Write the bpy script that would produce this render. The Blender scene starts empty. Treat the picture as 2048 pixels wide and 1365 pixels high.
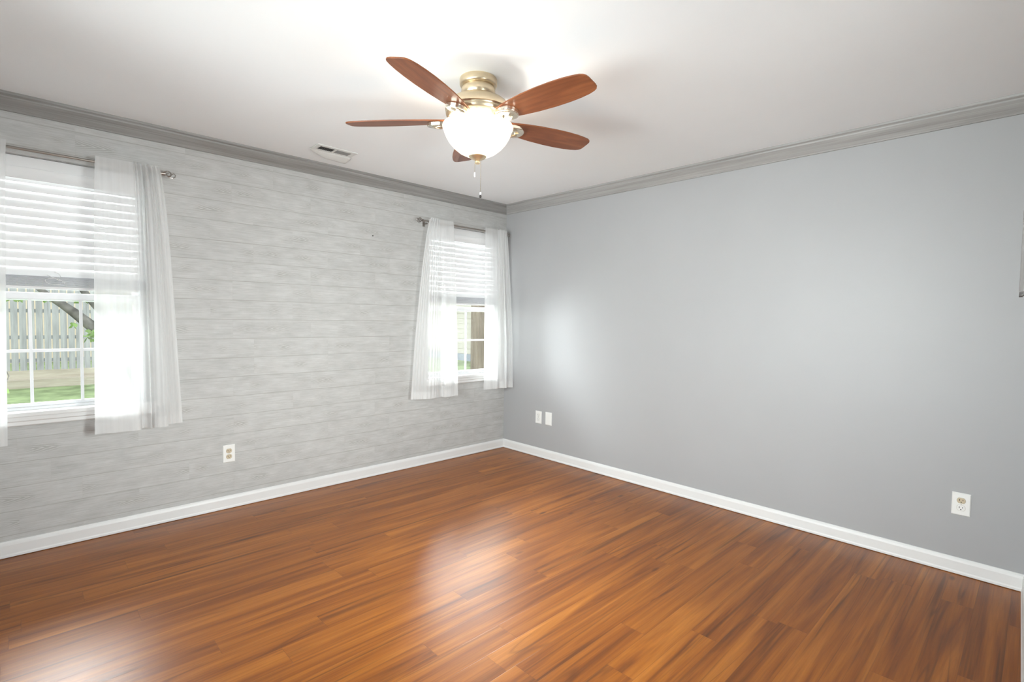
import bpy, math, random
from mathutils import Vector, Matrix
random.seed(7)
scene = bpy.context.scene
COL = scene.collection

# ------------------------------------------------------------------ camera
CAM = Vector((3.7967, -3.5685, 1.3186))
cam_d = bpy.data.cameras.new('camera')
cam_d.sensor_fit = 'HORIZONTAL'
cam_d.sensor_width = 36.0
cam_d.lens = 18.04
cam_d.clip_start = 0.02
cam_d.clip_end = 200
cam = bpy.data.objects.new('camera', cam_d)
COL.objects.link(cam)
F_PX, CX, CY = 1026.28, 1024.0, 682.5


def _ray(u, v):
    return Vector(((u - CX) / F_PX, (v - CY) / F_PX, 1.0))


_Y = _ray(2087, 653).normalized()
_X = -_ray(31.5, 622).normalized()
_Z = _X.cross(_Y)
# rows = world axes expressed in (right, down, forward) camera coordinates
right = Vector((_X.x, _Y.x, _Z.x))
up = -Vector((_X.y, _Y.y, _Z.y))
back = -Vector((_X.z, _Y.z, _Z.z))
m = Matrix((right, up, back)).transposed().to_4x4()
m.translation = CAM
cam.matrix_world = m
scene.camera = cam

# ------------------------------------------------------------------ world, daylight, exposure
scene.view_settings.view_transform = 'Standard'
scene.view_settings.look = 'None'
scene.view_settings.exposure = 0.60
scene.view_settings.gamma = 1.0
scene.view_settings.use_curve_mapping = False
w = bpy.data.worlds.new('overcast_sky')
scene.world = w
w.use_nodes = True
nt = w.node_tree
bg = nt.nodes['Background']
tc = nt.nodes.new('ShaderNodeTexCoord')
mp = nt.nodes.new('ShaderNodeMapping')
mp.inputs['Scale'].default_value = (1.5, 1.5, 4)
nz = nt.nodes.new('ShaderNodeTexNoise')
nz.inputs['Scale'].default_value = 2.0
cr = nt.nodes.new('ShaderNodeValToRGB')
cr.color_ramp.elements[0].position = 0.35
cr.color_ramp.elements[0].color = (0.80, 0.89, 1.0, 1)
cr.color_ramp.elements[1].position = 0.65
cr.color_ramp.elements[1].color = (1.0, 1.0, 1.0, 1)
nt.links.new(tc.outputs['Generated'], mp.inputs['Vector'])
nt.links.new(mp.outputs['Vector'], nz.inputs['Vector'])
nt.links.new(nz.outputs['Fac'], cr.inputs['Fac'])
nt.links.new(cr.outputs['Color'], bg.inputs['Color'])
bg.inputs['Strength'].default_value = 1.9


def area(name, loc, target, sx, sy, power, color, spread=180):
    d = bpy.data.lights.new(name, 'AREA')
    d.shape = 'RECTANGLE'
    d.size = sx
    d.size_y = sy
    d.energy = power
    d.color = color
    d.spread = math.radians(spread)
    o = bpy.data.objects.new(name, d)
    COL.objects.link(o)
    o.location = loc
    o.rotation_euler = (Vector(target) - Vector(loc)).to_track_quat('-Z', 'Y').to_euler()
    return o


# area lamps: fill for two added windows, sky stand-ins outside the left-wall windows
area('fill_rear', (2.35, -4.20, 1.38), (2.20, 0, 1.00), 2.1, 1.3, 48, (0.96, 0.985, 1.0), 105)  # added fill lamp behind the made-up rear window
area('fill_right', (4.06, -1.96, 1.25), (0, -2.60, 0.55), 0.8, 1.0, 29, (0.96, 0.985, 1.0), 95)  # added fill lamp behind the made-up right-wall window
area('daylight_corner', (-1.05, -1.85, 1.60), (0, -0.5, 1.10), 1.3, 1.6, 270, (0.92, 0.96, 1.0))  # sky stand-in, added to brighten the grey wall by the corner
area('sky_window_left', (-1.35, -3.20, 2.05), (0, -3.40, 1.15), 1.3, 1.1, 115, (0.97, 0.985, 1.0))
area('sky_window_corner', (-1.45, 0.62, 2.05), (0, -0.50, 1.10), 1.3, 1.2, 430, (0.97, 0.985, 1.0))
BULB_W = 5.5
BOWL_GLOW = 2.0


# ------------------------------------------------------------------ helpers
class MB:
    """collects verts / faces for ONE mesh"""

    def __init__(self):
        self.v, self.f, self.mi = [], [], []
        self.cur = 0

    def add(self, verts, faces):
        b = len(self.v)
        self.v += [tuple(p) for p in verts]
        self.f += [tuple(i + b for i in fc) for fc in faces]
        self.mi += [self.cur] * len(faces)
        return self

    def box(self, x0, x1, y0, y1, z0, z1):
        v = [(x0, y0, z0), (x1, y0, z0), (x1, y1, z0), (x0, y1, z0),
             (x0, y0, z1), (x1, y0, z1), (x1, y1, z1), (x0, y1, z1)]
        return self.add(v, [(0, 3, 2, 1), (4, 5, 6, 7), (0, 1, 5, 4), (1, 2, 6, 5), (2, 3, 7, 6), (3, 0, 4, 7)])

    def lathe(self, prof, n=48, cx=0, cy=0, cz=0):
        v, f = [], []
        rings = []
        for r, z in prof:
            if r < 1e-6:
                rings.append([len(v)])
                v.append((cx, cy, cz + z))
            else:
                s = len(v)
                rings.append(list(range(s, s + n)))
                for k in range(n):
                    a = 2 * math.pi * k / n
                    v.append((cx + r * math.cos(a), cy + r * math.sin(a), cz + z))
        for A, B in zip(rings, rings[1:]):
            for k in range(n):
                k2 = (k + 1) % n
                if len(A) == 1 and len(B) == 1:
                    continue
                if len(A) == 1:
                    f.append((A[0], B[k], B[k2]))
                elif len(B) == 1:
                    f.append((A[k], B[0], A[k2]))
                else:
                    f.append((A[k], B[k], B[k2], A[k2]))
        return self.add(v, f)

    def tube(self, pts, r, n=8, radii=None):
        pts = [Vector(p) for p in pts]
        v, f = [], []
        ref = None
        for i, p in enumerate(pts):
            t = (pts[min(i + 1, len(pts) - 1)] - pts[max(i - 1, 0)]).normalized()
            if ref is None:
                ref = t.orthogonal().normalized()
            a = (ref - t * ref.dot(t)).normalized()
            ref = a
            b = t.cross(a)
            rr = radii[i] if radii else r
            for k in range(n):
                th = 2 * math.pi * k / n
                v.append(p + (a * math.cos(th) + b * math.sin(th)) * rr)
        for i in range(len(pts) - 1):
            for k in range(n):
                k2 = (k + 1) % n
                f.append((i * n + k, i * n + k2, (i + 1) * n + k2, (i + 1) * n + k))
        f.append(tuple(reversed(range(n))))
        f.append(tuple(range((len(pts) - 1) * n, len(pts) * n)))
        return self.add(v, f)

    def prism(self, poly, z0, z1):
        """poly in xy, extruded in z"""
        n = len(poly)
        v = [(x, y, z0) for x, y in poly] + [(x, y, z1) for x, y in poly]
        f = [tuple(reversed(range(n))), tuple(range(n, 2 * n))]
        f += [(k, (k + 1) % n, n + (k + 1) % n, n + k) for k in range(n)]
        return self.add(v, f)

    def grid(self, rows):
        nu, nv = len(rows), len(rows[0])
        v = [p for r in rows for p in r]
        f = [(i * nv + j, i * nv + j + 1, (i + 1) * nv + j + 1, (i + 1) * nv + j)
             for i in range(nu - 1) for j in range(nv - 1)]
        return self.add(v, f)

    def build(self, name, mat, parent=None, smooth=False, bevel=0, loc=None):
        me = bpy.data.meshes.new(name)
        me.from_pydata(self.v, [], self.f)
        for mm in (mat if isinstance(mat, (list, tuple)) else [mat]):
            me.materials.append(mm)
        for p, i in zip(me.polygons, self.mi):
            p.material_index = i
        me.update()
        o = bpy.data.objects.new(name, me)
        COL.objects.link(o)
        if loc:
            o.location = loc
        if parent:
            o.parent = parent
        if smooth:
            me.polygons.foreach_set('use_smooth', [True] * len(me.polygons))
            me.set_sharp_from_angle(angle=math.radians(38))
        if bevel:
            b = o.modifiers.new('bevel', 'BEVEL')
            b.width = bevel
            b.segments = 2
            b.limit_method = 'ANGLE'
        return o


def tag(o, label=None, cat=None, group=None, kind=None):
    if label:
        o['label'] = label
    if cat:
        o['category'] = cat
    if group:
        o['group'] = group
    if kind:
        o['kind'] = kind
    return o


def empty(name, loc, rz=0.0):
    o = bpy.data.objects.new(name, None)
    o.empty_display_size = 0.1
    o.location = loc
    o.rotation_euler = (0, 0, rz)
    COL.objects.link(o)
    return o


# ------------------------------------------------------------------ materials
def new_mat(name):
    mt = bpy.data.materials.new(name)
    mt.use_nodes = True
    return mt, mt.node_tree, mt.node_tree.nodes['Principled BSDF']


def plain(name, col, rough=0.5, metal=0.0, spec=0.5, noise=0.0, nscale=8.0, bump=0.0, bscale=200.0):
    mt, nt, p = new_mat(name)
    p.inputs['Base Color'].default_value = (*col, 1)
    p.inputs['Roughness'].default_value = rough
    p.inputs['Metallic'].default_value = metal
    p.inputs['Specular IOR Level'].default_value = spec
    tcn = nt.nodes.new('ShaderNodeTexCoord')
    if noise:
        n = nt.nodes.new('ShaderNodeTexNoise')
        n.inputs['Scale'].default_value = nscale
        n.inputs['Detail'].default_value = 4
        r = nt.nodes.new('ShaderNodeValToRGB')
        r.color_ramp.elements[0].position = 0.3
        r.color_ramp.elements[0].color = (*[c * (1 - noise) for c in col], 1)
        r.color_ramp.elements[1].position = 0.7
        r.color_ramp.elements[1].color = (*[min(1, c * (1 + noise)) for c in col], 1)
        nt.links.new(tcn.outputs['Object'], n.inputs['Vector'])
        nt.links.new(n.outputs['Fac'], r.inputs['Fac'])
        nt.links.new(r.outputs['Color'], p.inputs['Base Color'])
    if bump:
        n2 = nt.nodes.new('ShaderNodeTexNoise')
        n2.inputs['Scale'].default_value = bscale
        n2.inputs['Detail'].default_value = 2
        b = nt.nodes.new('ShaderNodeBump')
        b.inputs['Strength'].default_value = bump
        b.inputs['Distance'].default_value = 0.002
        nt.links.new(tcn.outputs['Object'], n2.inputs['Vector'])
        nt.links.new(n2.outputs['Fac'], b.inputs['Height'])
        nt.links.new(b.outputs['Normal'], p.inputs['Normal'])
    return mt


class NG:
    """tiny node-graph helper"""

    def __init__(self, nt):
        self.nt = nt

    def _in(self, sock, val):
        if hasattr(val, 'is_output'):
            self.nt.links.new(val, sock)
        elif val is not None:
            sock.default_value = val

    def math(self, op, a, b=None, c=None, clamp=False):
        n = self.nt.nodes.new('ShaderNodeMath')
        n.operation = op
        n.use_clamp = clamp
        self._in(n.inputs[0], a)
        if b is not None:
            self._in(n.inputs[1], b)
        if c is not None:
            self._in(n.inputs[2], c)
        return n.outputs[0]

    def comb(self, x, y, z):
        n = self.nt.nodes.new('ShaderNodeCombineXYZ')
        for s, v in zip(n.inputs, (x, y, z)):
            self._in(s, v)
        return n.outputs[0]

    def sep(self, vec):
        n = self.nt.nodes.new('ShaderNodeSeparateXYZ')
        self._in(n.inputs[0], vec)
        return n.outputs

    def noise(self, vec, scale=1.0, detail=3.0, rough=0.5, dist=0.0):
        n = self.nt.nodes.new('ShaderNodeTexNoise')
        self._in(n.inputs['Vector'], vec)
        n.inputs['Scale'].default_value = scale
        n.inputs['Detail'].default_value = detail
        n.inputs['Roughness'].default_value = rough
        n.inputs['Distortion'].default_value = dist
        return n.outputs['Fac']

    def white(self, vec):
        n = self.nt.nodes.new('ShaderNodeTexWhiteNoise')
        n.noise_dimensions = '3D'
        self._in(n.inputs['Vector'], vec)
        return n.outputs['Value']

    def ramp(self, fac, stops):
        n = self.nt.nodes.new('ShaderNodeValToRGB')
        els = n.color_ramp.elements
        while len(els) < len(stops):
            els.new(0.5)
        for e, (p, c) in zip(els, stops):
            e.position = p
            e.color = (*c, 1) if len(c) == 3 else c
        self._in(n.inputs['Fac'], fac)
        return n.outputs['Color']

    def mix(self, fac, a, b, mode='MIX'):
        n = self.nt.nodes.new('ShaderNodeMix')
        n.data_type = 'RGBA'
        n.blend_type = mode
        self._in(n.inputs[0], fac)
        for s, v in ((n.inputs[6], a), (n.inputs[7], b)):
            if isinstance(v, tuple) and len(v) == 3:
                v = (*v, 1)
            self._in(s, v)
        return n.outputs[2]

    def coord(self, out='Object'):
        return self.nt.nodes.new('ShaderNodeTexCoord').outputs[out]

    def bump(self, h, strength, dist=0.001):
        n = self.nt.nodes.new('ShaderNodeBump')
        n.inputs['Strength'].default_value = strength
        n.inputs['Distance'].default_value = dist
        self._in(n.inputs['Height'], h)
        return n.outputs['Normal']


def floor_material():
    mt, nt, p = new_mat('laminate_floor')
    g = NG(nt)
    x, y, z = g.sep(g.coord())
    W, LEN = 0.117, 1.22
    row = g.math('FLOOR', g.math('DIVIDE', x, W))
    off = g.math('MULTIPLY', g.white(g.comb(row, 3.3, 0.0)), LEN)
    yy = g.math('DIVIDE', g.math('ADD', y, off), LEN)
    brd = g.math('FLOOR', yy)
    rnd = g.white(g.comb(row, brd, 1.7))
    rnd2 = g.white(g.comb(row, brd, 9.1))
    gx = g.math('ADD', x, g.math('MULTIPLY', rnd, 13.0))
    gy = g.math('ADD', y, g.math('MULTIPLY', rnd2, 29.0))
    # broad figure that bends, then fine fibres
    fig = g.noise(g.comb(g.math('MULTIPLY', gx, 13.0), g.math('MULTIPLY', gy, 0.62), 0.0), 1.0, 5.0, 0.55, 1.2)
    fib = g.noise(g.comb(g.math('MULTIPLY', gx, 130.0), g.math('MULTIPLY', gy, 3.0), 2.0), 1.0, 3.0, 0.6)
    streak = g.noise(g.comb(g.math('MULTIPLY', gx, 30.0), g.math('MULTIPLY', gy, 0.5), 5.0), 1.0, 3.0, 0.5, 0.8)
    vein = g.noise(g.comb(g.math('MULTIPLY', gx, 8.0), g.math('MULTIPLY', gy, 0.42), 8.0), 1.0, 2.0, 0.4, 0.8)
    base = g.ramp(fig, [(0.28, (0.135, 0.038, 0.006)), (0.42, (0.250, 0.072, 0.007)), (0.55, (0.335, 0.105, 0.010)),
                        (0.74, (0.45, 0.160, 0.021))])
    tint = g.ramp(rnd, [(0.0, (0.92, 0.90, 0.88)), (0.5, (1.0, 1.0, 1.0)), (1.0, (1.05, 1.07, 1.09))])
    c = g.mix(1.0, base, tint, 'MULTIPLY')
    fibc = g.ramp(fib, [(0.3, (0.80, 0.78, 0.75)), (0.7, (1.10, 1.10, 1.10))])
    c = g.mix(1.0, c, fibc, 'MULTIPLY')
    dk = g.ramp(streak, [(0.58, (0, 0, 0)), (0.70, (1, 1, 1))])
    c = g.mix(g.math('MULTIPLY', dk, 0.60), c, (0.085, 0.027, 0.006))
    va = g.math('ABSOLUTE', g.math('SUBTRACT', g.math('FRACT', g.math('MULTIPLY', vein, 5.0)), 0.5))
    vl = g.ramp(va, [(0.015, (1, 1, 1)), (0.07, (0, 0, 0))])
    vm = g.ramp(g.noise(g.comb(g.math('MULTIPLY', gx, 5.0), g.math('MULTIPLY', gy, 1.6), 11.0), 1.0, 1.0), [(0.45, (0, 0, 0)), (0.62, (1, 1, 1))])
    c = g.mix(g.math('MULTIPLY', g.math('MULTIPLY', vl, vm), 0.50), c, (0.075, 0.024, 0.006))
    # knots
    vor = nt.nodes.new('ShaderNodeTexVoronoi')
    vor.inputs['Scale'].default_value = 1.0
    vor.inputs['Randomness'].default_value = 1.0
    nt.links.new(g.comb(g.math('MULTIPLY', gx, 5.2), g.math('MULTIPLY', gy, 1.9), 0.0), vor.inputs['Vector'])
    kn = g.ramp(vor.outputs['Distance'], [(0.03, (1, 1, 1)), (0.085, (0, 0, 0))])
    c = g.mix(g.math('MULTIPLY', kn, 0.7), c, (0.06, 0.018, 0.006))
    # seams
    fx = g.math('FRACT', g.math('DIVIDE', x, W))
    ex = g.math('MINIMUM', fx, g.math('SUBTRACT', 1.0, fx))
    fy = g.math('FRACT', yy)
    ey = g.math('MULTIPLY', g.math('MINIMUM', fy, g.math('SUBTRACT', 1.0, fy)), LEN / W)
    e = g.math('MINIMUM', ex, ey)
    seam = g.ramp(e, [(0.006, (1, 1, 1)), (0.016, (0, 0, 0))])
    c = g.mix(g.math('MULTIPLY', seam, 0.35), c, (0.10, 0.035, 0.012))
    nt.links.new(c, p.inputs['Base Color'])
    rr = g.math('ADD', 0.29, g.math('MULTIPLY', fib, 0.10))
    nt.links.new(rr, p.inputs['Roughness'])
    p.inputs['Specular IOR Level'].default_value = 0.38
    h = g.math('SUBTRACT', g.math('MULTIPLY', fib, 0.25), seam)
    nt.links.new(g.bump(h, 0.25, 0.0006), p.inputs['Normal'])
    return mt


def wallpaper_material():
    mt, nt, p = new_mat('shiplap_wallpaper')
    g = NG(nt)
    x, y, z = g.sep(g.coord())
    P, Z0 = 0.1297, 0.115
    zz = g.math('DIVIDE', g.math('SUBTRACT', z, Z0), P)
    row = g.math('FLOOR', zz)
    fz = g.math('FRACT', zz)
    r1 = g.white(g.comb(row, 0.5, 2.0))
    LEN = 0.53
    ys = g.math('DIVIDE', g.math('ADD', y, g.math('MULTIPLY', g.math('FLOOR', g.math('MULTIPLY', r1, 4.0)), LEN / 4)), LEN)
    brd = g.math('FLOOR', ys)
    r2 = g.white(g.comb(row, brd, 4.0))
    yv = g.math('ADD', y, g.math('MULTIPLY', r2, 17.0))
    zv = g.math('ADD', z, g.math('MULTIPLY', r2, 5.0))
    fib = g.noise(g.comb(g.math('MULTIPLY', yv, 6.0), g.math('MULTIPLY', zv, 190.0), 1.0), 1.0, 4.0, 0.65)
    cloud = g.noise(g.comb(g.math('MULTIPLY', yv, 7.0), g.math('MULTIPLY', zv, 16.0), 3.0), 1.0, 4.0, 0.6)
    # cathedral grain in the middle of some boards
    cz = g.math('ABSOLUTE', g.math('SUBTRACT', fz, 0.5))
    ph = g.math('ADD', g.math('MULTIPLY', yv, 46.0), g.math('MULTIPLY', cz, 26.0))
    ph = g.math('ADD', ph, g.math('MULTIPLY', cloud, 4.0))
    chev = g.math('SINE', g.math('MULTIPLY', ph, 3.0))
    mask = g.ramp(cz, [(0.08, (1, 1, 1)), (0.24, (0, 0, 0))])
    mask2 = g.ramp(g.noise(g.comb(g.math('MULTIPLY', yv, 4.5), row, 7.0), 1.0, 1.0), [(0.50, (0, 0, 0)), (0.62, (1, 1, 1))])
    mk = g.math('MULTIPLY', g.math('MULTIPLY', mask, mask2), 0.85)
    base = g.ramp(fib, [(0.28, (0.420, 0.417, 0.402)), (0.52, (0.500, 0.500, 0.492)), (0.78, (0.558, 0.558, 0.553))])
    c2 = g.ramp(cloud, [(0.3, (0.90, 0.90, 0.895)), (0.7, (1.08, 1.08, 1.08))])
    c = g.mix(1.0, base, c2, 'MULTIPLY')
    tn = g.ramp(r2, [(0.0, (0.98, 0.98, 0.98)), (1.0, (1.02, 1.02, 1.02))])
    c = g.mix(1.0, c, tn, 'MULTIPLY')
    chc = g.ramp(chev, [(0.25, (0.385, 0.380, 0.36)), (0.75, (0.545, 0.542, 0.535))])
    c = g.mix(mk, c, chc)
    e = g.math('MINIMUM', fz, g.math('SUBTRACT', 1.0, fz))
    ln = g.ramp(e, [(0.010, (1, 1, 1)), (0.022, (0, 0, 0))])
    wob = g.noise(g.comb(g.math('MULTIPLY', y, 2.2), row, 0.0), 1.0, 2.0)
    lnf = g.math('MULTIPLY', ln, g.math('MULTIPLY', wob, 0.95))
    c = g.mix(lnf, c, (0.27, 0.255, 0.225))
    fy = g.math('FRACT', ys)
    ey = g.math('MINIMUM', fy, g.math('SUBTRACT', 1.0, fy))
    bt = g.ramp(ey, [(0.002, (1, 1, 1)), (0.007, (0, 0, 0))])
    c = g.mix(g.math('MULTIPLY', bt, 0.10), c, (0.42, 0.41, 0.38))
    nt.links.new(c, p.inputs['Base Color'])
    p.inputs['Roughness'].default_value = 0.6
    p.inputs['Specular IOR Level'].default_value = 0.3
    return mt


def wood_material(name, dark, mid, light, axis='x', rough=0.4, fine=90.0, coarse=16.0, along=2.0):
    mt, nt, p = new_mat(name)
    g = NG(nt)
    s = list(g.sep(g.coord()))
    a = {'x': 0, 'y': 1, 'z': 2}[axis]
    oth = [i for i in range(3) if i != a]
    info = nt.nodes.new('ShaderNodeObjectInfo').outputs['Random']
    v1 = g.math('ADD', g.math('MULTIPLY', s[a], along), g.math('MULTIPLY', info, 31.0))
    fig = g.noise(g.comb(v1, g.math('MULTIPLY', s[oth[0]], coarse), g.math('MULTIPLY', s[oth[1]], coarse)), 1.0, 4.0, 0.6, 0.5)
    fib = g.noise(g.comb(v1, g.math('MULTIPLY', s[oth[0]], fine), g.math('MULTIPLY', s[oth[1]], fine)), 1.0, 3.0, 0.6)
    c = g.ramp(fig, [(0.25, dark), (0.5, mid), (0.75, light)])
    f = g.ramp(fib, [(0.3, (0.82, 0.81, 0.80)), (0.7, (1.08, 1.08, 1.08))])
    c = g.mix(1.0, c, f, 'MULTIPLY')
    nt.links.new(c, p.inputs['Base Color'])
    p.inputs['Roughness'].default_value = rough
    p.inputs['Specular IOR Level'].default_value = 0.4
    return mt


def sheer_material():
    mt = bpy.data.materials.new('sheer_voile')
    mt.use_nodes = True
    nt = mt.node_tree
    nt.nodes.remove(nt.nodes['Principled BSDF'])
    out = nt.nodes['Material Output']
    g = NG(nt)
    tr = nt.nodes.new('ShaderNodeBsdfTransparent')
    df = nt.nodes.new('ShaderNodeBsdfDiffuse')
    df.inputs['Color'].default_value = (0.96, 0.96, 0.955, 1)
    tl = nt.nodes.new('ShaderNodeBsdfTranslucent')
    tl.inputs['Color'].default_value = (0.90, 0.91, 0.92, 1)
    m1 = nt.nodes.new('ShaderNodeMixShader')
    m1.inputs[0].default_value = 0.45
    nt.links.new(df.outputs[0], m1.inputs[1])
    nt.links.new(tl.outputs[0], m1.inputs[2])
    m2 = nt.nodes.new('ShaderNodeMixShader')
    x, y, z = g.sep(g.coord())
    wv = g.noise(g.comb(g.math('MULTIPLY', y, 60.0), g.math('MULTIPLY', z, 3.0), x), 1.0, 2.0)
    nt.links.new(g.math('ADD', 0.54, g.math('MULTIPLY', wv, 0.12)), m2.inputs[0])
    nt.links.new(tr.outputs[0], m2.inputs[1])
    nt.links.new(m1.outputs[0], m2.inputs[2])
    nt.links.new(m2.outputs[0], out.inputs['Surface'])
    return mt


def glass_material():
    mt = bpy.data.materials.new('window_glass')
    mt.use_nodes = True
    nt = mt.node_tree
    nt.nodes.remove(nt.nodes['Principled BSDF'])
    out = nt.nodes['Material Output']
    tr = nt.nodes.new('ShaderNodeBsdfTransparent')
    tr.inputs['Color'].default_value = (0.95, 0.97, 0.96, 1)
    gl = nt.nodes.new('ShaderNodeBsdfGlossy')
    gl.inputs['Roughness'].default_value = 0.02
    fr = nt.nodes.new('ShaderNodeFresnel')
    fr.inputs['IOR'].default_value = 1.45
    mx = nt.nodes.new('ShaderNodeMixShader')
    nt.links.new(fr.outputs[0], mx.inputs[0])
    nt.links.new(tr.outputs[0], mx.inputs[1])
    nt.links.new(gl.outputs[0], mx.inputs[2])
    nt.links.new(mx.outputs[0], out.inputs['Surface'])
    return mt


def bowl_material():
    """lit frosted glass: lets the bulbs through and glows"""
    mt = bpy.data.materials.new('lit_frosted_glass')
    mt.use_nodes = True
    nt = mt.node_tree
    nt.nodes.remove(nt.nodes['Principled BSDF'])
    out = nt.nodes['Material Output']
    tr = nt.nodes.new('ShaderNodeBsdfTransparent')
    tr.inputs['Color'].default_value = (0.9, 0.86, 0.78, 1)
    em = nt.nodes.new('ShaderNodeEmission')
    em.inputs['Color'].default_value = (1.0, 0.90, 0.72, 1)
    em.inputs['Strength'].default_value = BOWL_GLOW
    mx = nt.nodes.new('ShaderNodeMixShader')
    mx.inputs[0].default_value = 0.62
    nt.links.new(tr.outputs[0], mx.inputs[1])
    nt.links.new(em.outputs[0], mx.inputs[2])
    nt.links.new(mx.outputs[0], out.inputs['Surface'])
    return mt


def blind_material():
    mt, nt, p = new_mat('blind_vinyl')
    p.inputs['Base Color'].default_value = (0.86, 0.86, 0.86, 1)
    p.inputs['Roughness'].default_value = 0.4
    tl = nt.nodes.new('ShaderNodeBsdfTranslucent')
    tl.inputs['Color'].default_value = (0.92, 0.93, 0.95, 1)
    mx = nt.nodes.new('ShaderNodeMixShader')
    mx.inputs[0].default_value = 0.10
    nt.links.new(p.outputs[0], mx.inputs[1])
    nt.links.new(tl.outputs[0], mx.inputs[2])
    nt.links.new(mx.outputs[0], nt.nodes['Material Output'].inputs['Surface'])
    return mt


M = dict(
    floor=floor_material(),
    paper=wallpaper_material(),
    gray=plain('gray_wall_paint', (0.385, 0.388, 0.395), 0.42, spec=0.35, noise=0.012, nscale=3, bump=0.10, bscale=260),
    ceil=plain('ceiling_paint', (0.895, 0.912, 0.922), 0.8, spec=0.2, noise=0.01, nscale=2, bump=0.12, bscale=180),
    white=plain('white_trim_paint', (0.74, 0.74, 0.735), 0.35, noise=0.015, nscale=5),
    vinyl=plain('white_vinyl', (0.84, 0.85, 0.87), 0.3, noise=0.01),
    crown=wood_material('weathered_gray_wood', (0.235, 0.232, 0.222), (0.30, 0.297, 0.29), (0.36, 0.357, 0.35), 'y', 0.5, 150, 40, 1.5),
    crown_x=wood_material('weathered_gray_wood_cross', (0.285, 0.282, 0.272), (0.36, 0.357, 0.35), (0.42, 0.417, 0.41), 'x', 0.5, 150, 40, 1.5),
    blade=wood_material('walnut_blade', (0.125, 0.036, 0.013), (0.20, 0.062, 0.022), (0.29, 0.100, 0.036), 'x', 0.38, 110, 22, 3.0),
    nickel=plain('champagne_metal', (0.72, 0.60, 0.42), 0.30, metal=0.9, noise=0.04, nscale=20),
    nickel_hi=plain('polished_bracket_metal', (0.80, 0.74, 0.63), 0.18, metal=0.95, noise=0.06, nscale=30),
    dark=plain('dark_slot', (0.012, 0.011, 0.010), 0.6, noise=0.1),
    rod=plain('brushed_pewter', (0.36, 0.33, 0.30), 0.32, metal=0.9, noise=0.05, nscale=40),
    pewter=plain('dark_pewter', (0.30, 0.27, 0.245), 0.3, metal=0.85, noise=0.10, nscale=60),
    plate=plain('white_plate_plastic', (0.80, 0.80, 0.78), 0.35, noise=0.01),
    almond=plain('almond_plastic', (0.56, 0.47, 0.33), 0.4, noise=0.03),
    screw=plain('screw_metal', (0.5, 0.48, 0.42), 0.35, metal=0.8, noise=0.05),
    register=plain('register_enamel', (0.72, 0.72, 0.70), 0.4, noise=0.03, nscale=15),
    louver=plain('register_louver', (0.30, 0.30, 0.29), 0.5, noise=0.1, nscale=30),
    blind=blind_material(),
    stack=plain('blind_edge', (0.62, 0.63, 0.66), 0.45, noise=0.02),
    cord=plain('white_cord', (0.80, 0.80, 0.80), 0.7, noise=0.03, nscale=60),
    sheer=sheer_material(),
    glass=glass_material(),
    bowl=bowl_material(),
    driftwood=wood_material('driftwood_gray', (0.11, 0.10, 0.095), (0.165, 0.155, 0.15), (0.22, 0.21, 0.20), 'z', 0.7, 150, 40, 3.0),
    bulb=None,
    grass=plain('lawn_grass', (0.24, 0.30, 0.15), 0.9, spec=0.1, noise=0.35, nscale=2.5, bump=0.5, bscale=60),
    picket=wood_material('weathered_fence_board', (0.27, 0.27, 0.27), (0.37, 0.37, 0.37), (0.46, 0.455, 0.44), 'z', 0.85, 60, 9, 1.2),
    sleeper=wood_material('pale_landscape_timber', (0.36, 0.32, 0.25), (0.46, 0.41, 0.33), (0.55, 0.50, 0.41), 'y', 0.85, 40, 8, 1.0),
    bark=plain('grey_bark', (0.135, 0.125, 0.115), 0.9, spec=0.1, noise=0.45, nscale=9, bump=0.8, bscale=30),
    leaf=plain('leaf_green', (0.19, 0.29, 0.09), 0.6, noise=0.3, nscale=4),
    siding=plain('cream_siding', (0.60, 0.56, 0.49), 0.7, noise=0.02),
    footing=plain('blue_grey_footing', (0.36, 0.39, 0.46), 0.8, noise=0.06),
    tan=plain('tan_wall', (0.70, 0.58, 0.44), 0.8, noise=0.05),
    post=wood_material('brown_weathered_post', (0.09, 0.066, 0.046), (0.15, 0.115, 0.085), (0.22, 0.18, 0.14), 'z', 0.85, 60, 14, 1.5),
    wax=plain('white_wax', (0.88, 0.87, 0.84), 0.4, noise=0.01),
    iron=plain('dark_iron', (0.03, 0.026, 0.025), 0.5, metal=0.5, noise=0.1),
)
_b = bpy.data.materials.new('lit_bulb_glass')
_b.use_nodes = True
_p = _b.node_tree.nodes['Principled BSDF']
_p.inputs['Base Color'].default_value = (1, 0.95, 0.85, 1)
_p.inputs['Emission Color'].default_value = (1, 0.88, 0.68, 1)
_p.inputs['Emission Strength'].default_value = 12
M['bulb'] = _b

# ------------------------------------------------------------------ room shell
CEIL = 2.44
YB = -3.98                       # wall behind the photographer
RX0, RX1 = 3.79, 3.8775          # right wall runs very slightly out of square
T = 0.16
WIN1 = (-3.81, -2.99)            # window openings on the left wall (y range)
WIN2 = (-0.93, -0.07)
WZ0, WZ1 = 0.770, 2.148


def S(o, label, cat):
    return tag(o, label, cat, kind='structure')


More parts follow.
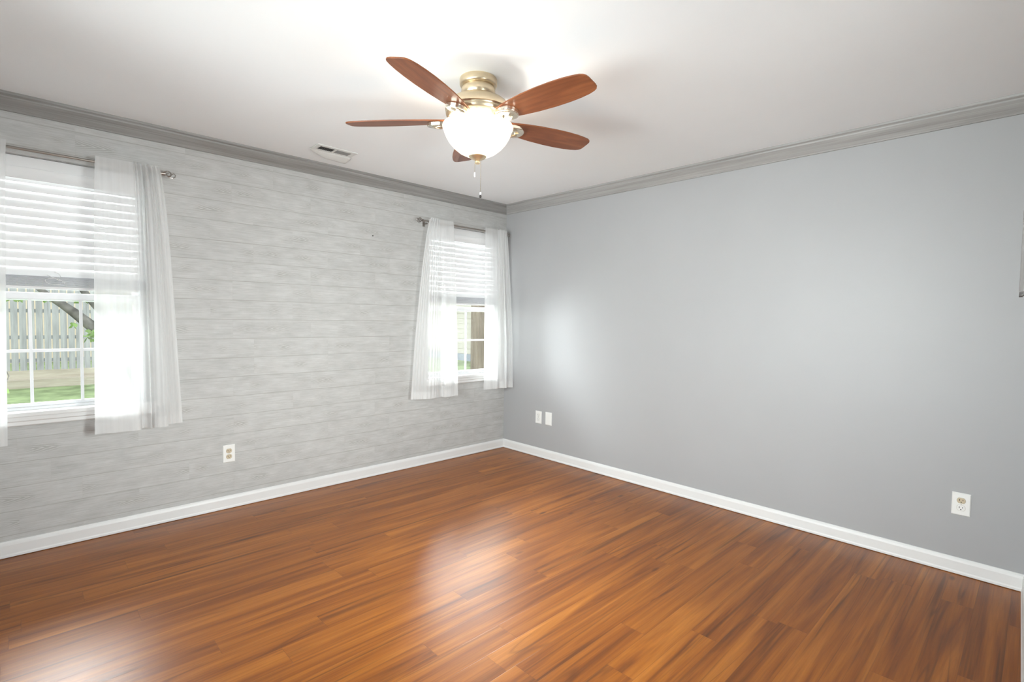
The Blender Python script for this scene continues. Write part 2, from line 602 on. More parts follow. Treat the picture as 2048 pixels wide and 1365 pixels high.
b = MB()
b.prism([(0, YB), (RX1, YB), (RX0, 0), (0, 0)], -0.08, 0.0)
S(b.build('floor', M['floor']), 'glossy brown wood laminate floor', 'floor')
b = MB()
b.prism([(-T, YB - T), (RX1 + T, YB - T), (RX0 + T, T), (-T, T)], CEIL, CEIL + 0.1)
S(b.build('ceiling', M['ceil']), 'white flat ceiling around the fan', 'ceiling')
b = MB()
for y0, y1, z0, z1 in ((YB - T, WIN1[0], -0.08, CEIL), (WIN1[1], WIN2[0], -0.08, CEIL), (WIN2[1], T, -0.08, CEIL),
                       (WIN1[0], WIN1[1], -0.08, WZ0), (WIN1[0], WIN1[1], WZ1, CEIL),
                       (WIN2[0], WIN2[1], -0.08, WZ0), (WIN2[0], WIN2[1], WZ1, CEIL)):
    b.box(-T, 0, y0, y1, z0, z1)
S(b.build('wall_left', M['paper']), 'left wall in pale grey plank-pattern wallpaper with two windows', 'wall')
b = MB()
b.box(0, RX0, 0, T, -0.08, CEIL)
S(b.build('wall_back', M['gray']), 'plain light grey painted wall right of the corner', 'wall')
b = MB()
SW = (-2.36, -1.56, 0.70, 1.85)  # opening for the added fill-light window


def rwx(y):
    return RX0 - (RX1 - RX0) / 3.98 * y


def rw_piece(y0, y1, z0, z1):
    b.prism([(rwx(y0), y0), (rwx(y0) + T, y0), (rwx(y1) + T, y1), (rwx(y1), y1)], z0, z1)


rw_piece(YB, SW[0], -0.08, CEIL)
rw_piece(SW[1], 0, -0.08, CEIL)
rw_piece(SW[0], SW[1], -0.08, SW[2])
rw_piece(SW[0], SW[1], SW[3], CEIL)
S(b.build('wall_right', M['gray']), 'grey wall at the right edge of the photo', 'wall')
# wall behind the photographer with an added big window for fill light
FW = (1.25, 3.35, 0.70, 2.20)
b = MB()
b.box(0, FW[0], YB - T, YB, -0.08, CEIL)
b.box(FW[1], RX1, YB - T, YB, -0.08, CEIL)
b.box(FW[0], FW[1], YB - T, YB, -0.08, FW[2])
b.box(FW[0], FW[1], YB - T, YB, FW[3], CEIL)
S(b.build('wall_front', M['gray']), 'grey wall behind the photographer with an added wide fill-light window', 'wall')


def run_trim(name, P0, P1, n, prof, mat, label, cat, m0=1, m1=1):
    """profile (d from wall, z) swept from P0 to P1; ends mitred inward by d"""
    P0, P1, n = Vector(P0), Vector(P1), Vector(n).normalized()
    t = (P1 - P0).normalized()
    rows = []
    for P, sgn, mm in ((P0, 1, m0), (P1, -1, m1)):
        rows.append([tuple(P.to_3d() + (n * d).to_3d() + (t * d * sgn * mm).to_3d() + Vector((0, 0, zz))) for d, zz in prof])
    k = len(prof)
    bb = MB()
    f = [(i, (i + 1) % k, k + (i + 1) % k, k + i) for i in range(k)] + [tuple(reversed(range(k))), tuple(range(k, 2 * k))]
    bb.add(rows[0] + rows[1], f)
    o = bb.build(name, mat)
    return S(o, label, cat)


CROWN = [(0, CEIL - 0.083), (0.010, CEIL - 0.083), (0.014, CEIL - 0.076), (0.030, CEIL - 0.056), (0.048, CEIL - 0.036),
         (0.056, CEIL - 0.026), (0.058, CEIL - 0.019), (0.070, CEIL - 0.012), (0.072, CEIL), (0, CEIL)]
BASE = [(0, 0.003), (0.016, 0.003), (0.016, 0.013), (0.0125, 0.020), (0.0125, 0.066), (0.010, 0.078), (0.005, 0.087), (0, 0.087)]
rn = Vector((-1, -(RX1 - RX0) / 3.98))
run_trim('trim_1', (0, YB), (0, 0), (1, 0), CROWN, M['crown'], 'grey weathered wood crown moulding above the wallpapered wall', 'crown moulding')
run_trim('trim_2', (0, 0), (RX0, 0), (0, -1), CROWN, M['crown_x'], 'grey wood crown moulding above the plain grey wall', 'crown moulding')
run_trim('trim_3', (RX0, 0), (RX1, YB), rn, CROWN, M['crown'], 'short length of crown moulding at the top right edge', 'crown moulding')
run_trim('trim_4', (RX1, YB), (0, YB), (0, 1), CROWN, M['crown_x'], 'crown moulding behind the photographer', 'crown moulding')
run_trim('baseboard_left', (0, YB), (0, 0), (1, 0), BASE, M['white'], 'white baseboard under the wallpapered wall', 'baseboard')
run_trim('baseboard_back', (0, 0), (RX0, 0), (0, -1), BASE, M['white'], 'white baseboard under the plain grey wall', 'baseboard')
run_trim('baseboard_right', (RX0, 0), (RX1, YB), rn, BASE, M['white'], 'sliver of white baseboard at the right photo edge', 'baseboard')
run_trim('baseboard_front', (RX1, YB), (0, YB), (0, 1), BASE, M['white'], 'white baseboard behind the photographer', 'baseboard')


# ------------------------------------------------------------------ windows
def frame_boxes(b, x0, x1, y0, y1, z0, z1, wy, wz0, wz1):
    b.box(x0, x1, y0, y0 + wy, z0, z1)
    b.box(x0, x1, y1 - wy, y1, z0, z1)
    b.box(x0, x1, y0 + wy, y1 - wy, z0, z0 + wz0)
    b.box(x0, x1, y0 + wy, y1 - wy, z1 - wz1, z1)


def sash_window(name, y0, y1, munts, label):
    r = S(empty(name, (-0.10, (y0 + y1) / 2, WZ0)), label, 'window')
    yc = (y0 + y1) / 2

    def loc(bb):
        bb.v = [(x + 0.10, y - yc, z - WZ0) for x, y, z in bb.v]
        return bb
    b = MB()
    frame_boxes(b, -0.155, -0.075, y0, y1, WZ0, WZ1, 0.022, 0.018, 0.02)
    loc(b).build('frame', M['vinyl'], r, bevel=0.002)
    MEET = 1.400
    lo = (y0 + 0.022, y1 - 0.022, WZ0 + 0.018, MEET + 0.022)
    b = MB()
    frame_boxes(b, -0.118, -0.088, *lo, 0.036, 0.018, 0.038)
    ls = loc(b).build('lower_sash', M['vinyl'], r, bevel=0.003)
    b = MB()
    frame_boxes(b, -0.148, -0.120, lo[0], lo[1], MEET - 0.022, WZ1 - 0.02, 0.036, 0.038, 0.036)
    us = loc(b).build('upper_sash', M['vinyl'], r, bevel=0.003)
    b = MB()
    b.box(-0.1050, -0.1010, lo[0] + 0.03, lo[1] - 0.03, lo[2] + 0.012, lo[3] - 0.03)
    loc(b).build('glass_pane', M['glass'], ls)
    b = MB()
    b.box(-0.1360, -0.1320, lo[0] + 0.03, lo[1] - 0.03, MEET + 0.01, WZ1 - 0.05)
    loc(b).build('glass_pane', M['glass'], us)
    for yv in munts:
        b = MB()
        b.box(-0.1085, -0.0975, yv - 0.0075, yv + 0.0075, lo[2] + 0.012, lo[3] - 0.03)
        loc(b).build('muntin', M['vinyl'], ls)
    b = MB()
    b.box(-0.1080, -0.0980, lo[0] + 0.03, lo[1] - 0.03, 1.0975 - 0.008, 1.0975 + 0.008)
    loc(b).build('muntin', M['vinyl'], ls)
    # stool and apron on the room side
    b = MB()
    b.box(-0.075, 0.0, y0, y1, WZ0, WZ0 + 0.004)
    b.box(0.0, 0.030, y0 - 0.05, y1 + (0.05 if y1 < -1 else 0.03), WZ0 - 0.018, WZ0 + 0.004)
    loc(b).build('window_sill', M['white'], r, bevel=0.003)
    b = MB()
    ya, yb = y0 - 0.035, y1 + (0.035 if y1 < -1 else 0.02)
    prof = [(0, 0.700), (0.010, 0.700), (0.016, 0.706), (0.016, 0.724), (0.021, 0.730), (0.021, 0.752), (0, 0.752)]
    k = len(prof)
    b.add([(d, ya, z) for d, z in prof] + [(d, yb, z) for d, z in prof],
          [(i, (i + 1) % k, k + (i + 1) % k, k + i) for i in range(k)] + [tuple(reversed(range(k))), tuple(range(k, 2 * k))])
    loc(b).build('apron', M['white'], r)
    return r


sash_window('window_1', *WIN1, (-3.512, -3.296), 'white double-hung window at the left photo edge overlooking lawn and fence')
sash_window('window_2', *WIN2, (-0.633, -0.424), 'narrow-looking white double-hung window beside the room corner')
# added window behind the photographer, opening for the rear fill lamp
r = S(empty('added_window_rear', (2.30, YB - 0.1, FW[2])), 'added wide fill-light window behind the photographer', 'window')
b = MB()
x0, x1 = FW[0] - 2.30, FW[1] - 2.30
hh = FW[3] - FW[2]
for a, c, e, f in ((x0, x0 + 0.05, 0, hh), (x1 - 0.05, x1, 0, hh), (x0 + 0.05, x1 - 0.05, 0, 0.05), (x0 + 0.05, x1 - 0.05, hh - 0.05, hh), (-0.025, 0.025, 0.05, hh - 0.05)):
    b.box(a, c, -0.03, 0.03, e, f)
b.build('frame', M['vinyl'], r)
b = MB()
b.box(x0 + 0.05, x1 - 0.05, -0.004, 0.004, 0.05, hh - 0.05)
b.build('glass_pane', M['glass'], r)


# added window in the right wall, opening for the side fill lamp
yc = (SW[0] + SW[1]) / 2
r = S(empty('added_window_right', (rwx(yc) + 0.1, yc, SW[2]), math.atan2(RX1 - RX0, 3.98)), 'added fill-light window in the right wall beside the photographer', 'window')
hw, hh = (SW[1] - SW[0]) / 2, SW[3] - SW[2]
b = MB()
for a, c, e, f in ((-hw, -hw + 0.05, 0, hh), (hw - 0.05, hw, 0, hh), (-hw + 0.05, hw - 0.05, 0, 0.05), (-hw + 0.05, hw - 0.05, hh - 0.05, hh), (-hw + 0.05, hw - 0.05, hh / 2 - 0.02, hh / 2 + 0.02)):
    b.box(-0.03, 0.03, a, c, e, f)
b.build('frame', M['vinyl'], r)
b = MB()
b.box(-0.004, 0.004, -hw + 0.05, hw - 0.05, 0.05, hh - 0.05)
b.build('glass_pane', M['glass'], r)


# ------------------------------------------------------------------ blinds
def blind(y0, y1, knot, label):
    r = empty('window_blind', (-0.055, (y0 + y1) / 2, WZ1))
    tag(r, label, 'blind', 'raised white blinds in the two windows')
    h = (y1 - y0) / 2 - 0.006
    b = MB()
    b.box(-0.017, 0.020, -h, h, -0.062, -0.002)
    b.build('headrail', M['blind'], r, bevel=0.002)
    b = MB()
    b.box(0.0205, 0.0275, -h, h, -0.122, -0.060)
    b.build('valance', M['blind'], r, bevel=0.002)
    hs = h - 0.004
    n = 12
    ztop, zbot = 2.035 - WZ1, 1.537 - WZ1
    tilt = math.radians(76)
    for i in range(n):
        zc = ztop + (zbot - ztop) * (i + 0.0) / (n - 1)
        rows = []
        for s in range(7):
            u = s / 6 - 0.5
            cam_ = 0.0035 * (1 - (2 * u) ** 2)
            dx = u * 0.050 * math.cos(tilt) + cam_ * math.sin(tilt)
            dz = -u * 0.050 * math.sin(tilt) + cam_ * math.cos(tilt)
            rows.append((dx, zc + dz))
        bb = MB()
        up_ = [(x, z) for x, z in rows]
        dn = [(x - 0.0026 * math.sin(tilt), z - 0.0026 * math.cos(tilt)) for x, z in reversed(rows)]
        poly = up_ + dn
        k = len(poly)
        bb.add([(x, -hs, z) for x, z in poly] + [(x, hs, z) for x, z in poly],
               [(q, (q + 1) % k, k + (q + 1) % k, k + q) for q in range(k)] + [tuple(reversed(range(k))), tuple(range(k, 2 * k))])
        bb.build('slat', M['blind'], r, smooth=True)
    # gathered slats resting on the bottom rail
    zz = 1.441 - WZ1
    b = MB()
    b.box(-0.024, 0.026, -hs, hs, zz, zz + 0.014)
    b.build('bottom_rail', M['blind'], r, bevel=0.002)
    zz += 0.0145
    for i in range(10):
        b = MB()
        jx = random.uniform(-0.0015, 0.0015)
        b.box(-0.025 + jx, 0.0245 + jx, -hs, hs, zz + 0.0005, zz + 0.0040)
        b.build('slat', M['stack'], r, bevel=0.0008)
        zz += 0.0058
    for yy in (-h * 0.62, h * 0.62):
        b = MB()
        b.tube([(0.030, yy, -0.12), (0.028, yy, zz - 0.02)], 0.0011, 6)
        b.build('ladder_cord', M['cord'], r)
    if knot is not None:
        b = MB()
        c0 = knot - (y0 + y1) / 2
        z1 = 1.525 - WZ1
        pts = []
        for q in range(60):
            a = q / 59
            pts.append((0.034 + 0.006 * math.sin(q * 1.3), c0 + 0.045 * math.sin(a * 15) * (0.5 + 0.5 * a) - 0.01,
                        z1 - 0.055 * a + 0.012 * math.cos(a * 19)))
        b.tube(pts, 0.0017, 6)
        b.build('lift_cord', M['cord'], r)
    else:
        b = MB()
        c0 = -0.30
        b.tube([(0.034, c0, -0.12), (0.036, c0 + 0.002, -0.40), (0.036, c0, -0.62)], 0.0032, 8)
        b.build('tilt_wand', M['vinyl'], r)
    return r


blind(*WIN1, -3.40, 'white slatted blind half raised in the window at the left photo edge')
blind(*WIN2, None, 'white slatted blind half raised in the window beside the corner')


# ------------------------------------------------------------------ curtain rods
def spiral(c, dirsign, r0=0.020, turns=1.45, n=40, flip=1):
    pts = []
    for i in range(n):
        a = i / (n - 1)
        th = math.pi * (1.0 - 2 * turns * a)
        rr = r0 * (1 - 0.80 * a)
        pts.append((c[0], c[1] + dirsign * (r0 * 1.0 + rr * math.cos(th)), c[2] + flip * rr * math.sin(th)))
    return pts


def curtain_rod(y0, y1, z, label):
    r = empty('curtain_rod', (0.0, (y0 + y1) / 2, z))
    tag(r, label, 'curtain rod', 'pewter curtain rods over the two windows')
    h = (y1 - y0) / 2
    b = MB()
    b.tube([(0.080, -h + 0.052, 0), (0.080, h - 0.052, 0)], 0.0072, 14)
    b.build('rod', M['rod'], r, smooth=True)
    for s in (-1, 1):
        b = MB()
        base = (0.080, s * (h - 0.056), 0)
        b.tube([(0.080, s * (h - 0.070), 0), (0.080, s * (h - 0.052), 0)], 0.0105, 12)
        pts = spiral(base, s, 0.020, 1.35)
        b.tube(pts, 0.004, 8, [0.0048 - 0.0016 * i / len(pts) for i in range(len(pts))])
        pts2 = [(0.080, s * (h - 0.050), -0.004), (0.082, s * (h - 0.035), -0.019), (0.083, s * (h - 0.015), -0.020),
                (0.083, s * (h - 0.002), -0.010), (0.083, s * h, 0.002), (0.083, s * (h - 0.009), 0.009), (0.083, s * (h - 0.017), 0.003)]
        b.tube(pts2, 0.0032, 8)
        b.build('finial', M['pewter'], r, smooth=True)
        b = MB()
        yy = s * (h - 0.125)
        b.box(0.0, 0.004, yy - 0.011, yy + 0.011, -0.035, 0.022)
        b.tube([(0.002, yy, -0.012), (0.045, yy, -0.016), (0.074, yy, -0.012), (0.0905, yy, 0.0), (0.088, yy, 0.008)], 0.0042, 8)
        b.build('bracket', M['pewter'], r, smooth=True)
    return r


R1Z, R2Z = 2.157, 2.142
curtain_rod(-3.942, -2.852, R1Z, 'pewter rod with scroll ends above the window at the left photo edge')
curtain_rod(-1.118, -0.031, R2Z, 'pewter rod with scroll ends above the window beside the corner')


# ------------------------------------------------------------------ sheer curtains
def interp(path, s):
    """smooth interpolation along list of (param, a, b)"""
    for i in range(len(path) - 1):
        if s <= path[i + 1][0] or i == len(path) - 2:
            s0, s1 = path[i][0], path[i + 1][0]
            t = min(1, max(0, (s - s0) / (s1 - s0)))
            p0 = path[max(i - 1, 0)]
            p1, p2 = path[i], path[i + 1]
            p3 = path[min(i + 2, len(path) - 1)]
            out = []
            for k in (1, 2):
                a0, a1, a2, a3 = p0[k], p1[k], p2[k], p3[k]
                out.append(0.5 * ((2 * a1) + (-a0 + a2) * t + (2 * a0 - 5 * a1 + 4 * a2 - a3) * t * t + (-a0 + 3 * a1 - 3 * a2 + a3) * t ** 3))
            return out


def curtain(top, bot, zrod, zbot, gather, label, hem=0.062, sag=0.0):
    """top / bot: lists of (s, y, x).  gather=(s0, s1, count, amp) small pleats at the rod"""
    NU, NZ = 220, 44
    ztop = zrod + 0.030
    r = tag(empty('sheer_curtain', (0.085, sum(p[1] for p in bot) / len(bot), zrod)), label, 'curtain', 'white sheer curtain panels')
    ox, oy, oz = r.location

    def pt(s, z, dx=0.0):
        f = (ztop - z) / (ztop - zbot)
        e = f ** 0.62
        ty, tx = interp(top, s)
        by, bx = interp(bot, s)
        y = ty + (by - ty) * e
        x = tx + (bx - tx) * min(1, f * 1.4) ** 0.9
        if gather[0] <= s <= gather[1]:
            u = (s - gather[0]) / (gather[1] - gather[0])
            env = math.sin(math.pi * min(1, max(0, u))) ** 0.35
            fall = 0.20 + 0.80 * math.exp(-f * 4.5)
            ph = u * gather[2] * 2 * math.pi + 1.1 * math.sin(u * 9)
            x += gather[3] * env * fall * math.sin(ph)
            y += 0.35 * gather[3] * env * fall * math.cos(ph * 0.5)
            z += 0.006 * math.sin(ph * 1.7) * math.exp(-f * 60)
        else:
            x += 0.0016 * math.sin(s * 40 + z * 3) * (0.3 + f)
        zz = z + sag * math.sin(s * 5.0) * f
        return (x + dx - ox, y - oy, zz - oz)

    b = MB()
    zs = [ztop - 0.012 * i for i in range(6)]
    z2 = zs[-1]
    zs += [z2 + (zbot - z2) * (i / NZ) for i in range(1, NZ + 1)]
    b.grid([[pt(j / NU, z) for j in range(NU + 1)] for z in zs])
    b.build('cloth', M['sheer'], r, smooth=True)
    # doubled hem and rod pocket
    b = MB()
    b.grid([[pt(j / NU, zbot + hem * (1 - k / 4), -0.0022) for j in range(NU + 1)] for k in range(5)])
    b.build('hem', M['sheer'], r, smooth=True)
    b = MB()
    b.grid([[pt(j / NU, zrod + 0.016 - 0.034 * (k / 5), -0.030 + 0.012 * abs(k / 5 - 0.5) * 2) for j in range(NU + 1)] for k in range(6)])
    b.build('rod_pocket', M['sheer'], r, smooth=True)
    return r


FX = 0.098
# window at the left photo edge: right-hand panel
curtain([(0, -3.234, FX), (.30, -3.12, FX), (.42, -3.06, FX), (.55, -3.035, FX), (.7, -3.005, FX), (.85, -2.97, FX), (1, -2.938, FX)],
        [(0, -3.262, 0.112), (.18, -3.16, 0.122), (.33, -3.062, 0.128), (.40, -3.038, 0.085), (.46, -3.020, 0.075), (.53, -2.995, 0.118),
         (.60, -2.985, 0.070), (.66, -2.975, 0.110), (.78, -2.915, 0.112), (.83, -2.900, 0.052), (.90, -2.868, 0.038), (1, -2.822, 0.036)],
        R1Z, 0.628, (.40, 1.0, 11, 0.010), 'white sheer panel hanging right of the window at the left photo edge')
# its left-hand panel, cut by the photo edge
curtain([(0, -3.586, FX), (.30, -3.66, FX), (.5, -3.74, FX), (.7, -3.78, FX), (.85, -3.82, FX), (1, -3.856, FX)],
        [(0, -3.612, 0.115), (.2, -3.68, 0.125), (.38, -3.745, 0.126), (.48, -3.79, 0.08), (.58, -3.80, 0.12), (.75, -3.86, 0.12), (.85, -3.89, 0.05), (1, -3.945, 0.04)],
        R1Z, 0.622, (.45, 1.0, 10, 0.010), 'sliver of white sheer panel cut off by the left photo edge')
# window beside the corner: left panel
curtain([(0, -0.742, FX), (.30, -0.86, FX), (.45, -0.895, FX), (.6, -0.925, FX), (.8, -0.955, FX), (1, -0.985, FX)],
        [(0, -0.690, 0.120), (.15, -0.775, 0.128), (.28, -0.835, 0.125), (.34, -0.845, 0.085), (.5, -0.93, 0.115), (.68, -1.02, 0.122), (.82, -1.09, 0.085), (1, -1.150, 0.060)],
        R2Z, 0.608, (.42, 1.0, 9, 0.010), 'white sheer panel left of the corner window, hanging over the wallpaper')
# right panel, flaring against the grey wall
curtain([(0, -0.363, FX), (.30, -0.25, FX), (.45, -0.20, FX), (.6, -0.165, FX), (.8, -0.125, FX), (1, -0.085, FX)],
        [(0, -0.372, 0.110), (.2, -0.275, 0.122), (.35, -0.205, 0.128), (.43, -0.185, 0.085), (.52, -0.150, 0.135), (.66, -0.105, 0.150), (.72, -0.095, 0.105), (.85, -0.055, 0.140), (1, -0.030, 0.158)],
        R2Z, 0.632, (.42, 1.0, 9, 0.009), 'white sheer panel right of the corner window, against the grey wall')


# ------------------------------------------------------------------ ceiling fan
FAN = (1.90, -1.98, CEIL)
fan = tag(empty('ceiling_fan', FAN), 'five-blade ceiling fan with brown wood blades and a lit white glass bowl', 'ceiling fan')
b = MB()
b.lathe([(0, 0), (.086, 0), (.088, -.004), (.088, -.028), (.085, -.034), (.080, -.037), (.066, -.037), (.066, -.030), (0, -.030)], 56)
b.build('canopy', M['nickel'], fan, smooth=True)
b = MB()
b.lathe([(0, -.034), (.072, -.034), (.078, -.044), (.080, -.058), (.078, -.073), (.070, -.086), (0, -.086)], 56)
b.build('canopy_neck', M['nickel'], fan, smooth=True)
b = MB()
b.lathe([(0, -.084), (.072, -.084), (.098, -.089), (.104, -.094), (.122, -.101), (.138, -.113), (.149, -.129), (.153, -.142), (.154, -.150),
         (.149, -.154), (.148, -.158), (.152, -.161), (.151, -.170), (.145, -.180), (.130, -.191), (.108, -.200), (.090, -.204), (0, -.204)], 72)
housing = b.build('motor_housing', M['nickel'], fan, smooth=True)
for k in range(30):
    a = 2 * math.pi * (k + 0.5) / 30
    bb = MB()
    ra, za, rb, zb = 0.139, -0.1844, 0.110, -0.1992
    ca, sa = math.cos(a), math.sin(a)
    wv = 0.0046
    dn = Vector((-0.45 * ca, -0.45 * sa, -0.9)) * -0.0015
    q = []
    for rr, zz in ((ra, za), (rb, zb)):
        for sg in (-1, 1):
            q.append(Vector((rr * ca - sg * wv * sa, rr * sa + sg * wv * ca, zz)))
    out = Vector((0.45 * ca, 0.45 * sa, -0.9)) * 0.0016
    vv = [p - out for p in q] + [p + out for p in q]
    bb.add(vv, [(0, 1, 3, 2), (4, 6, 7, 5), (0, 4, 5, 1), (1, 5, 7, 3), (3, 7, 6, 2), (2, 6, 4, 0)])
    bb.build('vent_slot', M['almond'], housing)
b = MB()
b.lathe([(0, -.202), (.080, -.202), (.082, -.206), (.070, -.210), (.064, -.212), (.064, -.228), (.060, -.233), (0, -.233)], 48)
b.build('switch_housing', M['nickel'], fan, smooth=True)
b = MB()
b.tube([(0, 0, -.230), (0, 0, -.360)], 0.006, 12)
b.build('center_rod', M['nickel'], fan, smooth=True)
# bowl with a rolled rim
outer = [(.158, -.2165), (.164, -.2165), (.167, -.222), (.166, -.229), (.161, -.236), (.1585, -.247), (.150, -.268), (.135, -.293), (.114, -.317),
         (.088, -.338), (.060, -.352), (.034, -.360), (.010, -.363)]
inner = [(.010, -.359), (.034, -.356), (.058, -.348), (.085, -.334), (.110, -.314), (.131, -.291), (.146, -.267), (.154, -.247), (.155, -.234), (.158, -.2165)]
b = MB()
b.lathe(outer + inner, 72)
b.build('glass_bowl', M['bowl'], fan, smooth=True)
b = MB()
b.lathe([(0, -.352), (.041, -.354), (.042, -.359), (.036, -.366), (.024, -.372), (.013, -.377), (.010, -.380), (.012, -.384), (.013, -.388), (.009, -.394), (0, -.396)], 40)
b.build('bowl_finial', M['nickel'], fan, smooth=True)
for k in range(3):
    a = 2 * math.pi * k / 3 + 0.5
    bb = MB()
    bb.lathe([(0, -.253), (.010, -.253), (.012, -.262), (.020, -.285), (.023, -.300), (.021, -.313), (.012, -.321), (0, -.323)], 20, 0.062 * math.cos(a), 0.062 * math.sin(a))
    bb.build('light_bulb', M['bulb'], fan, smooth=True)
    bb = MB()
    bb.lathe([(0, -.228), (.013, -.228), (.014, -.256), (0, -.256)], 16, 0.062 * math.cos(a), 0.062 * math.sin(a))
    bb.tube([(0.02 * math.cos(a), 0.02 * math.sin(a), -.236), (0.062 * math.cos(a), 0.062 * math.sin(a), -.236)], 0.006, 8)
    bb.build('lamp_socket', M['nickel'], fan, smooth=True)
    ld = bpy.data.lights.new('bulb_light', 'POINT')
    ld.energy = BULB_W
    ld.color = (1.0, 0.93, 0.82)
    ld.shadow_soft_size = 0.045
    lo = bpy.data.objects.new('bulb_light', ld)
    COL.objects.link(lo)
    lo.parent = fan
    lo.location = (0.062 * math.cos(a), 0.062 * math.sin(a), -.305)
# blades
half = [(.150, .042), (.18, .048), (.24, .059), (.32, .069), (.41, .0745), (.48, .0745), (.54, .071), (.585, .0645), (.613, .058), (.627, .050), (.635, .039), (.638, .023)]
outline = [(x, -y) for x, y in half] + [(x, y * (0.97 if x > .6 else 1)) for x, y in reversed(half)]
blade_b = MB().prism(outline, -0.003, 0.003)
br_b = MB()
arc = [(.150, -.038), (.175, -.043), (.205, -.044)] + [(.205 + .040 * math.sin(t), -.044 * math.cos(t)) for t in [math.pi * i / 12 for i in range(1, 12)]] + \
      [(.205, .044), (.175, .043), (.150, .038)]
br_b.prism(arc, -0.0225, -0.0032)
arm_b = MB()
arm_b.tube([(.070, 0, -.018), (.095, 0, -.021), (.13, 0, -.025), (.17, 0, -.0255)], 0.010, 10, [.012, .012, .010, .006])
for sgn in (-1, 1):
    arm_b.tube([(.11, sgn * .012, -.023), (.15, sgn * .030, -.0245), (.19, sgn * .030, -.0245), (.215, sgn * .012, -.0245), (.20, 0, -.0245)], 0.0035, 8)
blades = []
PITCH = -11.5
for k in range(5):
    ang = math.radians(4.0 + 72 * k)
    if k == 0:
        o = blade_b.build('blade', M['blade'], fan, bevel=0.001)
        c = br_b.build('blade_bracket', M['nickel_hi'], o, bevel=0.003)
        d = arm_b.build('bracket_arm', M['nickel_hi'], o, smooth=True)
        first = (o, c, d)
    else:
        o = first[0].copy()
        COL.objects.link(o)
        o.parent = fan
        for ch in first[1:]:
            c = ch.copy()
            COL.objects.link(c)
            c.parent = o
    o.rotation_euler = Matrix.Rotation(ang, 4, 'Z').to_euler()
    mm = Matrix.Rotation(ang, 4, 'Z') @ Matrix.Rotation(math.radians(PITCH), 4, 'X')
    o.rotation_euler = mm.to_euler()
    o.location = (0, 0, -.192)
# pull chains
for (px, py, za, zb, fob) in ((0.012, 0.010, -.380, -.525, True), (-0.010, -0.008, -.385, -.432, False)):
    bb = MB()
    n = int((za - zb) / 0.0045)
    for i in range(n):
        zc = za - i * 0.0045
        bb.lathe([(0, .0019), (.0016, .0009), (.0016, -.0009), (0, -.0019)], 6, px, py, zc)
    bb.tube([(px, py, za), (px, py, zb)], 0.0005, 5)
    ch = bb.build('pull_chain', M['nickel_hi'], fan)
    if fob:
        bb = MB()
        bb.lathe([(0, 0), (.004, -.001), (.0042, -.011), (.003, -.013), (0, -.013)], 12, px, py, zb)
        bb.build('chain_connector', M['vinyl'], ch, smooth=True)
        bb = MB()
        bb.lathe([(0, -.0125), (.0035, -.0135), (.0058, -.019), (.0052, -.025), (0, -.028)], 12, px, py, zb)
        bb.build('chain_fob', M['iron'], ch, smooth=True)
    else:
        bb = MB()
        bb.lathe([(0, 0), (.0032, -.001), (.0034, -.020), (0, -.024)], 12, px, py, zb)
        bb.build('chain_fob', M['vinyl'], ch, smooth=True)

# ------------------------------------------------------------------ ceiling air register
reg = tag(empty('air_register', (0.397, -1.99, CEIL)), 'white ceiling air register with plastic deflector near the crown moulding', 'vent')
b = MB()
hy, hx = 0.140, 0.066
oy, ox = 0.108, 0.036
b.box(-hx, -ox, -hy, hy, -0.006, 0)
b.box(ox, hx, -hy, hy, -0.006, 0)
b.box(-ox, ox, -hy, -oy, -0.006, 0)
b.box(-ox, ox, oy, hy, -0.006, 0)
b.box(-ox, ox, -0.006, 0.006, -0.006, 0)
b.build('face_frame', M['register'], reg, bevel=0.0015)
b = MB()
b.box(-ox, ox, -oy, oy, -0.0008, -0.0002)
b.build('duct_opening', M['dark'], reg)
for bank, sg in ((-0.057, 1), (0.057, -1)):
    for i in range(9):
        bb = MB()
        yc = bank - 0.046 + i * 0.0115
        t_ = 0.0042 * sg
        bb.add([(-ox, yc - t_, -0.0055), (ox, yc - t_, -0.0055), (ox, yc + t_, -0.001), (-ox, yc + t_, -0.001),
                (-ox, yc - t_ + .0008, -0.0055), (ox, yc - t_ + .0008, -0.0055), (ox, yc + t_ + .0008, -0.001), (-ox, yc + t_ + .0008, -0.001)],
               [(0, 1, 2, 3), (4, 7, 6, 5), (0, 4, 5, 1), (2, 6, 7, 3)])
        bb.build('louver', M['louver'], reg)
b = MB()
rows = []
for i in range(25):
    v_ = i / 24
    yy = -0.142 + 0.292 * v_
    wd = 0.075 * min(1.0, (v_ / 0.45)) ** 0.6 if v_ < 0.45 else 0.075 + 0.035 * (v_ - 0.45)
    row = []
    for j in range(9):
        u = j / 8
        row.append((-0.048 - wd * u - 0.006, yy, -0.008 - 0.020 * math.sin(u * 1.5) * min(1, v_ * 2.2)))
    rows.append(row)
b.grid(rows)
o = b.build('deflector', M['register'], reg, smooth=True)
sm = o.modifiers.new('solidify', 'SOLIDIFY')
sm.thickness = 0.002


# ------------------------------------------------------------------ outlets
def plate_mb(w_, h_):
    bb = MB()
    a, c = w_ / 2, h_ / 2
    i = 0.004
    v = [(-a, 0, -c), (a, 0, -c), (a, 0, c), (-a, 0, c), (-a, -.002, -c), (a, -.002, -c), (a, -.002, c), (-a, -.002, c),
         (-a + i, -.006, -c + i), (a - i, -.006, -c + i), (a - i, -.006, c - i), (-a + i, -.006, c - i)]
    f = [(0, 3, 2, 1), (8, 9, 10, 11)]
    for k in range(4):
        k2 = (k + 1) % 4
        f += [(k, k2, 4 + k2, 4 + k), (4 + k, 4 + k2, 8 + k2, 8 + k)]
    return bb.add(v, f)


